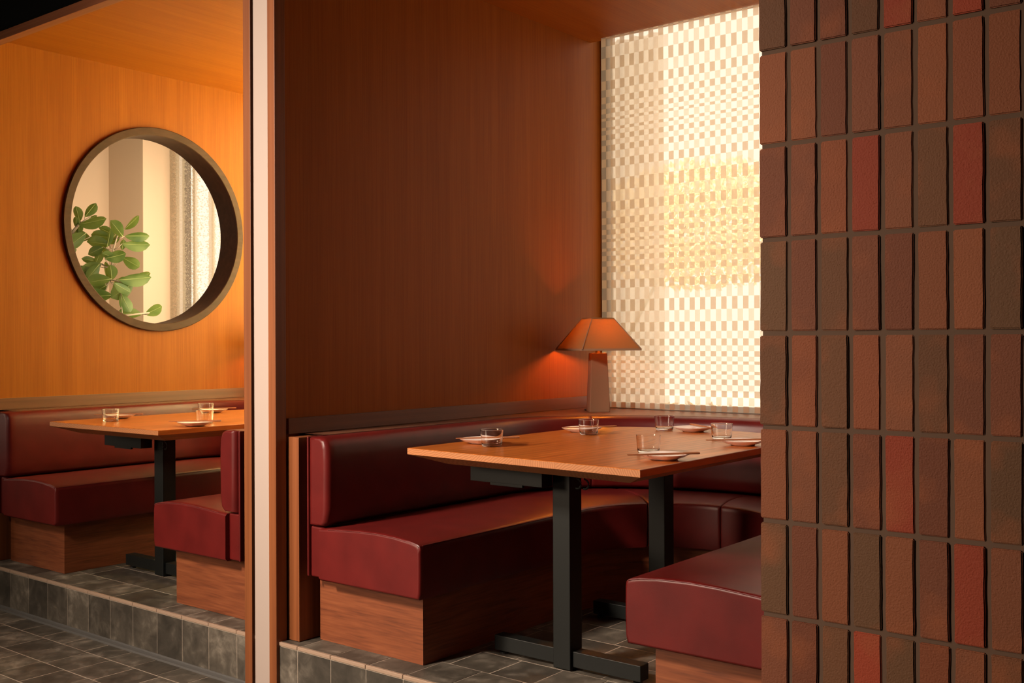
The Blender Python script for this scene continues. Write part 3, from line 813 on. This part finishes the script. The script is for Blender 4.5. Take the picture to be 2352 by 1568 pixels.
# ------------------------------------------------------------------ brick pillar
def pillar():
    r = empty('wall_pillar', (-1.0, 2.13, LOW), kind='structure'); rnd = random.Random(21)
    YP = 2.13; tx, tz = .0661, .2015; X0 = -1.0035; X1 = X0+tx*12; Y1 = 2.49
    bm = bmesh.new(); box(bm, X0+.005, X1-.005, YP+.0045, Y1, LOW, H-.001)
    build('mortar', bm, M_mort, r, loc=(1.0, -2.13, -LOW))
    bm = bmesh.new(); lay = bm.faces.layers.float_color.new('brick')
    pal = [(.215, .095, .052), (.185, .078, .046), (.235, .090, .045), (.150, .083, .045), (.205, .088, .052), (.175, .070, .040), (.25, .105, .052), (.30, .062, .030), (.135, .085, .048)]
    z0 = 1.115-tz*8
    def brick(x0, x1, y0, y1, z, zz):
        c = pal[min(int(rnd.random()**1.2*9), 8)]; k = rnd.uniform(.88, 1.1); c = (c[0]*k*.84, c[1]*k*.60, c[2]*k*.46, 1)
        j = lambda s: rnd.uniform(-s, s)
        b = bmesh.new(); box(b, x0, x1, y0+j(.0016), y1, z, zz)
        cx_, cz_ = (x0+x1)/2, (z+zz)/2; rot = j(.006); sl = j(.02)
        for v in b.verts:
            dx, dz = v.co.x-cx_, v.co.z-cz_; v.co.x = cx_+dx-dz*rot; v.co.z = cz_+dz+dx*rot; v.co.y += dx*sl
        bmesh.ops.subdivide_edges(b, edges=[e for e in b.edges if abs(e.verts[0].co.z-e.verts[1].co.z) > .1], cuts=7, use_grid_fill=True)
        for v in b.verts: v.co.x += j(.0007)
        bmesh.ops.recalc_face_normals(b, faces=b.faces)
        bmesh.ops.bevel(b, geom=[e for e in b.edges if len(e.link_faces) == 2 and e.calc_face_angle(0) > .8], offset=.0022, segments=2, affect='EDGES', clamp_overlap=True)
        b.verts.index_update(); vm = [bm.verts.new(v.co) for v in b.verts]
        for f in b.faces:
            q = bm.faces.new([vm[v.index] for v in f.verts]); q[lay] = c
        b.free()
    for row in range(0, 19):
        z = z0+row*tz+.005; zz = z+tz-.010
        z = max(z, LOW+.002); zz = min(zz, H-.004)
        if zz-z < .02: continue
        for i in range(12):
            g0_ = .0051+rnd.uniform(-.0006, .0006); g1_ = .0051+rnd.uniform(-.0006, .0006)
            x0 = X0+i*tx+(g0_ if i else 0); x1 = X0+(i+1)*tx-(g1_ if i < 11 else 0)
            brick(x0, x1, YP, YP+.035, z, zz)
        for k in range(5):
            y0 = YP+.045+k*.0661
            brick(X0, X0+.03, y0, min(y0+.056, Y1), z, zz)
            brick(X1-.03, X1, y0, min(y0+.056, Y1), z, zz)
    build('bricks', bm, M_brick, r, loc=(1.0, -2.13, -LOW))
pillar()

# ------------------------------------------------------------------ planted corner beyond the round opening
struct('wall_beyond_left', B(-7.56, -7.46, 2.0, 4.45, LOW, H), M_cream)
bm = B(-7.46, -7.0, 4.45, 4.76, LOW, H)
for f in bm.faces: f.material_index = 1 if f.normal.y < -.5 else 0  # front face takes the darker copy, as its painted shade
struct('wall_pier', bm, [M_cream, M_creamsh])
bm = bmesh.new(); box(bm, -7.0, LXL-.141, 4.76, 4.86, LOW, .3); box(bm, -7.0, LXL-.141, 4.76, 4.86, 2.9, H); box(bm, -5.75, LXL-.141, 4.76, 4.86, .3, 2.9)
struct('wall_beyond_back', bm, M_cream)
w4 = empty('window_4', (-6.38, 4.80, .3), kind='structure')
bm = bmesh.new()
for x in (-.61, .57): box(bm, x, x+.04, -.02, .03, .001, 2.598)
for z in (.001, 2.559): box(bm, -.57, .57, -.02, .03, z, z+.039)
build('window_frame', bm, M_fram, w4); build('pane', B(-.569, .569, .002, .008, .041, 2.558), M_pane, w4)
folds('knitted_curtain', -6.98, -5.64, 4.66, LOW+.01, 3.1, .035, 6, M_knit, 'open knit cream curtain hanging to the right of the plant, seen through the round opening', 'curtain', .008)

def ficus(x, y, label):
    t = empty('ficus_plant', (x, y, LOW), label=label, cat='plant'); rnd = random.Random(4)
    zf = -LOW
    bm = bmesh.new(); n = 32
    rings(bm, [[(q*math.cos(2*PI*k/n), q*math.sin(2*PI*k/n), z) for k in range(n)] for q, z in ((.13, .0), (.135, .01), (.18, .36), (.19, .38), (.17, .38), (.16, .34))])
    build('pot', bm, M_pot, t, smooth=True, autos=40)
    bm = bmesh.new(); tube(bm, [(0, 0, .335), (0, 0, .352)], .158, 24); build('soil', bm, M_soil, t)
    # directions: e1 = to the viewer's right, e3 = away from the viewer
    e1 = Vector((.784, .621, 0)); e3 = Vector((-.621, .784, 0)); up = Vector((0, 0, 1))
    Q = lambda h: .757+.6636*h
    def P(a, h, d=0): return e1*a+e3*d+up*(h+zf)
    stems = [[P(0, .16, 0), P(-.02, .9), P(.03, Q(1.0), .03), P(.075, Q(1.16), .02), P(.10, Q(1.28)), P(.118, Q(1.46), -.02), P(.145, Q(1.575), -.03), P(.165, Q(1.67), -.02)],
             [P(-.03, .16, .02), P(-.10, .9, .03), P(-.16, Q(1.05), .02), P(-.175, Q(1.3), -.01), P(-.17, Q(1.52), -.02), P(-.165, Q(1.67), -.02)],
             [P(-.165, Q(1.62), -.02), P(-.13, Q(1.70), 0), P(-.09, Q(1.76), .02), P(-.05, Q(1.80), .02)],
             [P(.0, Q(.85), .02), P(-.06, Q(1.0), .05), P(-.085, Q(1.15), .08)],
             [P(-.015, .8, .0), P(.06, 1.15, -.05), P(.20, 1.28, -.08), P(.38, 1.30, -.08)]]
    bm = bmesh.new()
    for s in stems: tube(bm, s, .009, 8, taper=[1.3-.8*i/(len(s)-1) for i in range(len(s))])
    # leaves: (across, height, depth, direction angle in view plane, length, width ratio, tilt, root across, root height)
    Ls = [(-.235, 1.86, .0, 125, .15, .52, .3), (-.205, 1.74, -.05, 110, .15, .78, .5), (-.135, 1.83, .02, 96, .115, .62, .3), (-.055, 1.87, .03, 58, .13, .60, .4), (-.06, 1.79, .06, 22, .09, .35, .2), (-.02, 1.735, -.02, 8, .21, .40, .3), (-.14, 1.745, .0, 80, .08, .55, 0), (-.12, 1.69, 0, 270, .09, .6, 0), (-.26, 1.63, 0, 75, .08, .6, .1),
          (.16, 1.665, -.06, 128, .15, .62, .5), (.225, 1.74, .03, 40, .15, .38, .3), (.27, 1.60, 0, 2, .17, .36, .3), (.275, 1.50, -.03, -6, .19, .42, .3), (.02, 1.60, .03, 172, .16, .30, .2), (.05, 1.655, .06, 150, .13, .34, .2), (-.12, 1.545, -.06, 216, .19, .42, .4), (-.12, 1.60, .02, 175, .17, .22, .1), (.095, 1.57, -.03, 75, .13, .42, .3), (.01, 1.53, 0, 172, .19, .26, .1), (-.01, 1.45, .0, 202, .14, .52, .3), (.06, 1.43, .02, 140, .10, .4, .2), (.175, 1.51, 0, 80, .08, .6, .2), (.12, 1.565, 0, 30, .12, .4, .1),
          (.145, 1.385, -.05, 12, .15, .62, .5), (.235, 1.33, -.02, -28, .17, .50, .4), (.10, 1.395, -.05, 160, .10, .6, .5), (.12, 1.225, -.06, 92, .11, .80, .5), (.27, 1.155, -.04, 2, .22, .36, .3), (.28, 1.18, .02, 12, .18, .4, .3), (.04, 1.145, -.07, 186, .18, .38, .3), (.18, 1.045, -.03, 215, .19, .60, .5), (.21, .92, -.05, -62, .16, .40, .3), (.20, 1.065, -.09, -35, .13, .28, .1),
          (-.06, 1.36, .03, 168, .11, .45, .2), (.0, 1.38, .02, 72, .12, .55, .3), (-.04, 1.275, .0, 205, .16, .34, .2), (-.01, 1.235, -.04, 235, .14, .55, .4), (.05, 1.255, .03, 88, .13, .42, .3), (-.19, 1.265, 0, 160, .15, .42, .3), (-.15, 1.18, -.04, 300, .13, .5, .3), (-.10, 1.13, 0, 30, .15, .35, .2), (-.09, 1.225, 0, 190, .20, .25, .1), (.02, .985, -.04, 185, .21, .24, .2), (.0, 1.045, 0, 210, .17, .4, .3), (.22, .815, 0, 175, .17, .16, .1), (-.23, 1.42, .02, 20, .12, .5, .3), (-.20, 1.43, 0, 200, .14, .24, .1), (.40, .84, -.05, 20, .15, .55, .4), (-.24, 1.56, .02, 160, .12, .4, .2), (-.24, 1.36, .03, 140, .12, .5, .3), (.1, 1.1, .08, 60, .12, .5, .3), (-.02, 1.08, .05, 120, .14, .5, .3), (.14, 1.14, .05, 20, .12, .5, .2)]
    lf = bmesh.new()
    allst = [p for s in stems for p in s]
    for (a, h, d, ang, ln, wr, tilt) in Ls:
        h = .757+.6636*h; ln *= .94
        c = P(a, h, d); th = math.radians(ang); dr = (e1*math.cos(th)+up*math.sin(th)+e3*rnd.uniform(-.35, .35)).normalized()
        side = dr.cross(e3).normalized(); nr = side.cross(dr).normalized()
        side = (side*math.cos(.5+tilt*.3)+nr*math.sin(.5+tilt*.3)).normalized() if wr < .45 else (side*math.cos(tilt*.5)+nr*math.sin(tilt*.5)).normalized()
        nr = side.cross(dr).normalized(); w = ln*max(wr, .34)*.5 if wr < .45 else ln*wr*.5
        if wr < .45: w = ln*.27
        base = c-dr*ln/2; prev = None; curl = rnd.uniform(-.12, .05)
        for i in range(9):
            u = i/8; ww = w*(math.sin(PI*u**1.25)**.6 if 0 < u < 1 else 0)+.0008
            o_ = base+dr*ln*u+nr*(curl*ln*(u*u)*1.2)
            row = [lf.verts.new(o_-side*ww+nr*ww*.28), lf.verts.new(o_-side*ww*.5+nr*ww*.08), lf.verts.new(o_), lf.verts.new(o_+side*ww*.5+nr*ww*.08), lf.verts.new(o_+side*ww+nr*ww*.28)]
            if prev:
                for k in range(4): lf.faces.new((prev[k], prev[k+1], row[k+1], row[k]))
            prev = row
        vp = [base+dr*ln*u*.97+nr*(curl*ln*u*u*1.2)-nr*.0006 for u in (0, .25, .5, .75, 1)]
        n0 = len(lf.faces); tube(lf, vp, .0016, 5, taper=[1.4, 1, .8, .6, .3]); lf.faces.ensure_lookup_table()
        for f in lf.faces[n0:]: f.material_index = 1
        root = min(allst, key=lambda p: (p-base).length+.6*max(0, p.z-base.z))
        if (root-base).length < .35: tube(bm, [root, root.lerp(base, .5)-up*.008, base], .0026, 6)
    build('stems', bm, M_stem, t, smooth=True)
    build('foliage', lf, [M_leaf, M_vein], t, smooth=True)
    return t
ficus(-6.62, 3.86, 'green ficus with rounded leaves beyond the round opening')
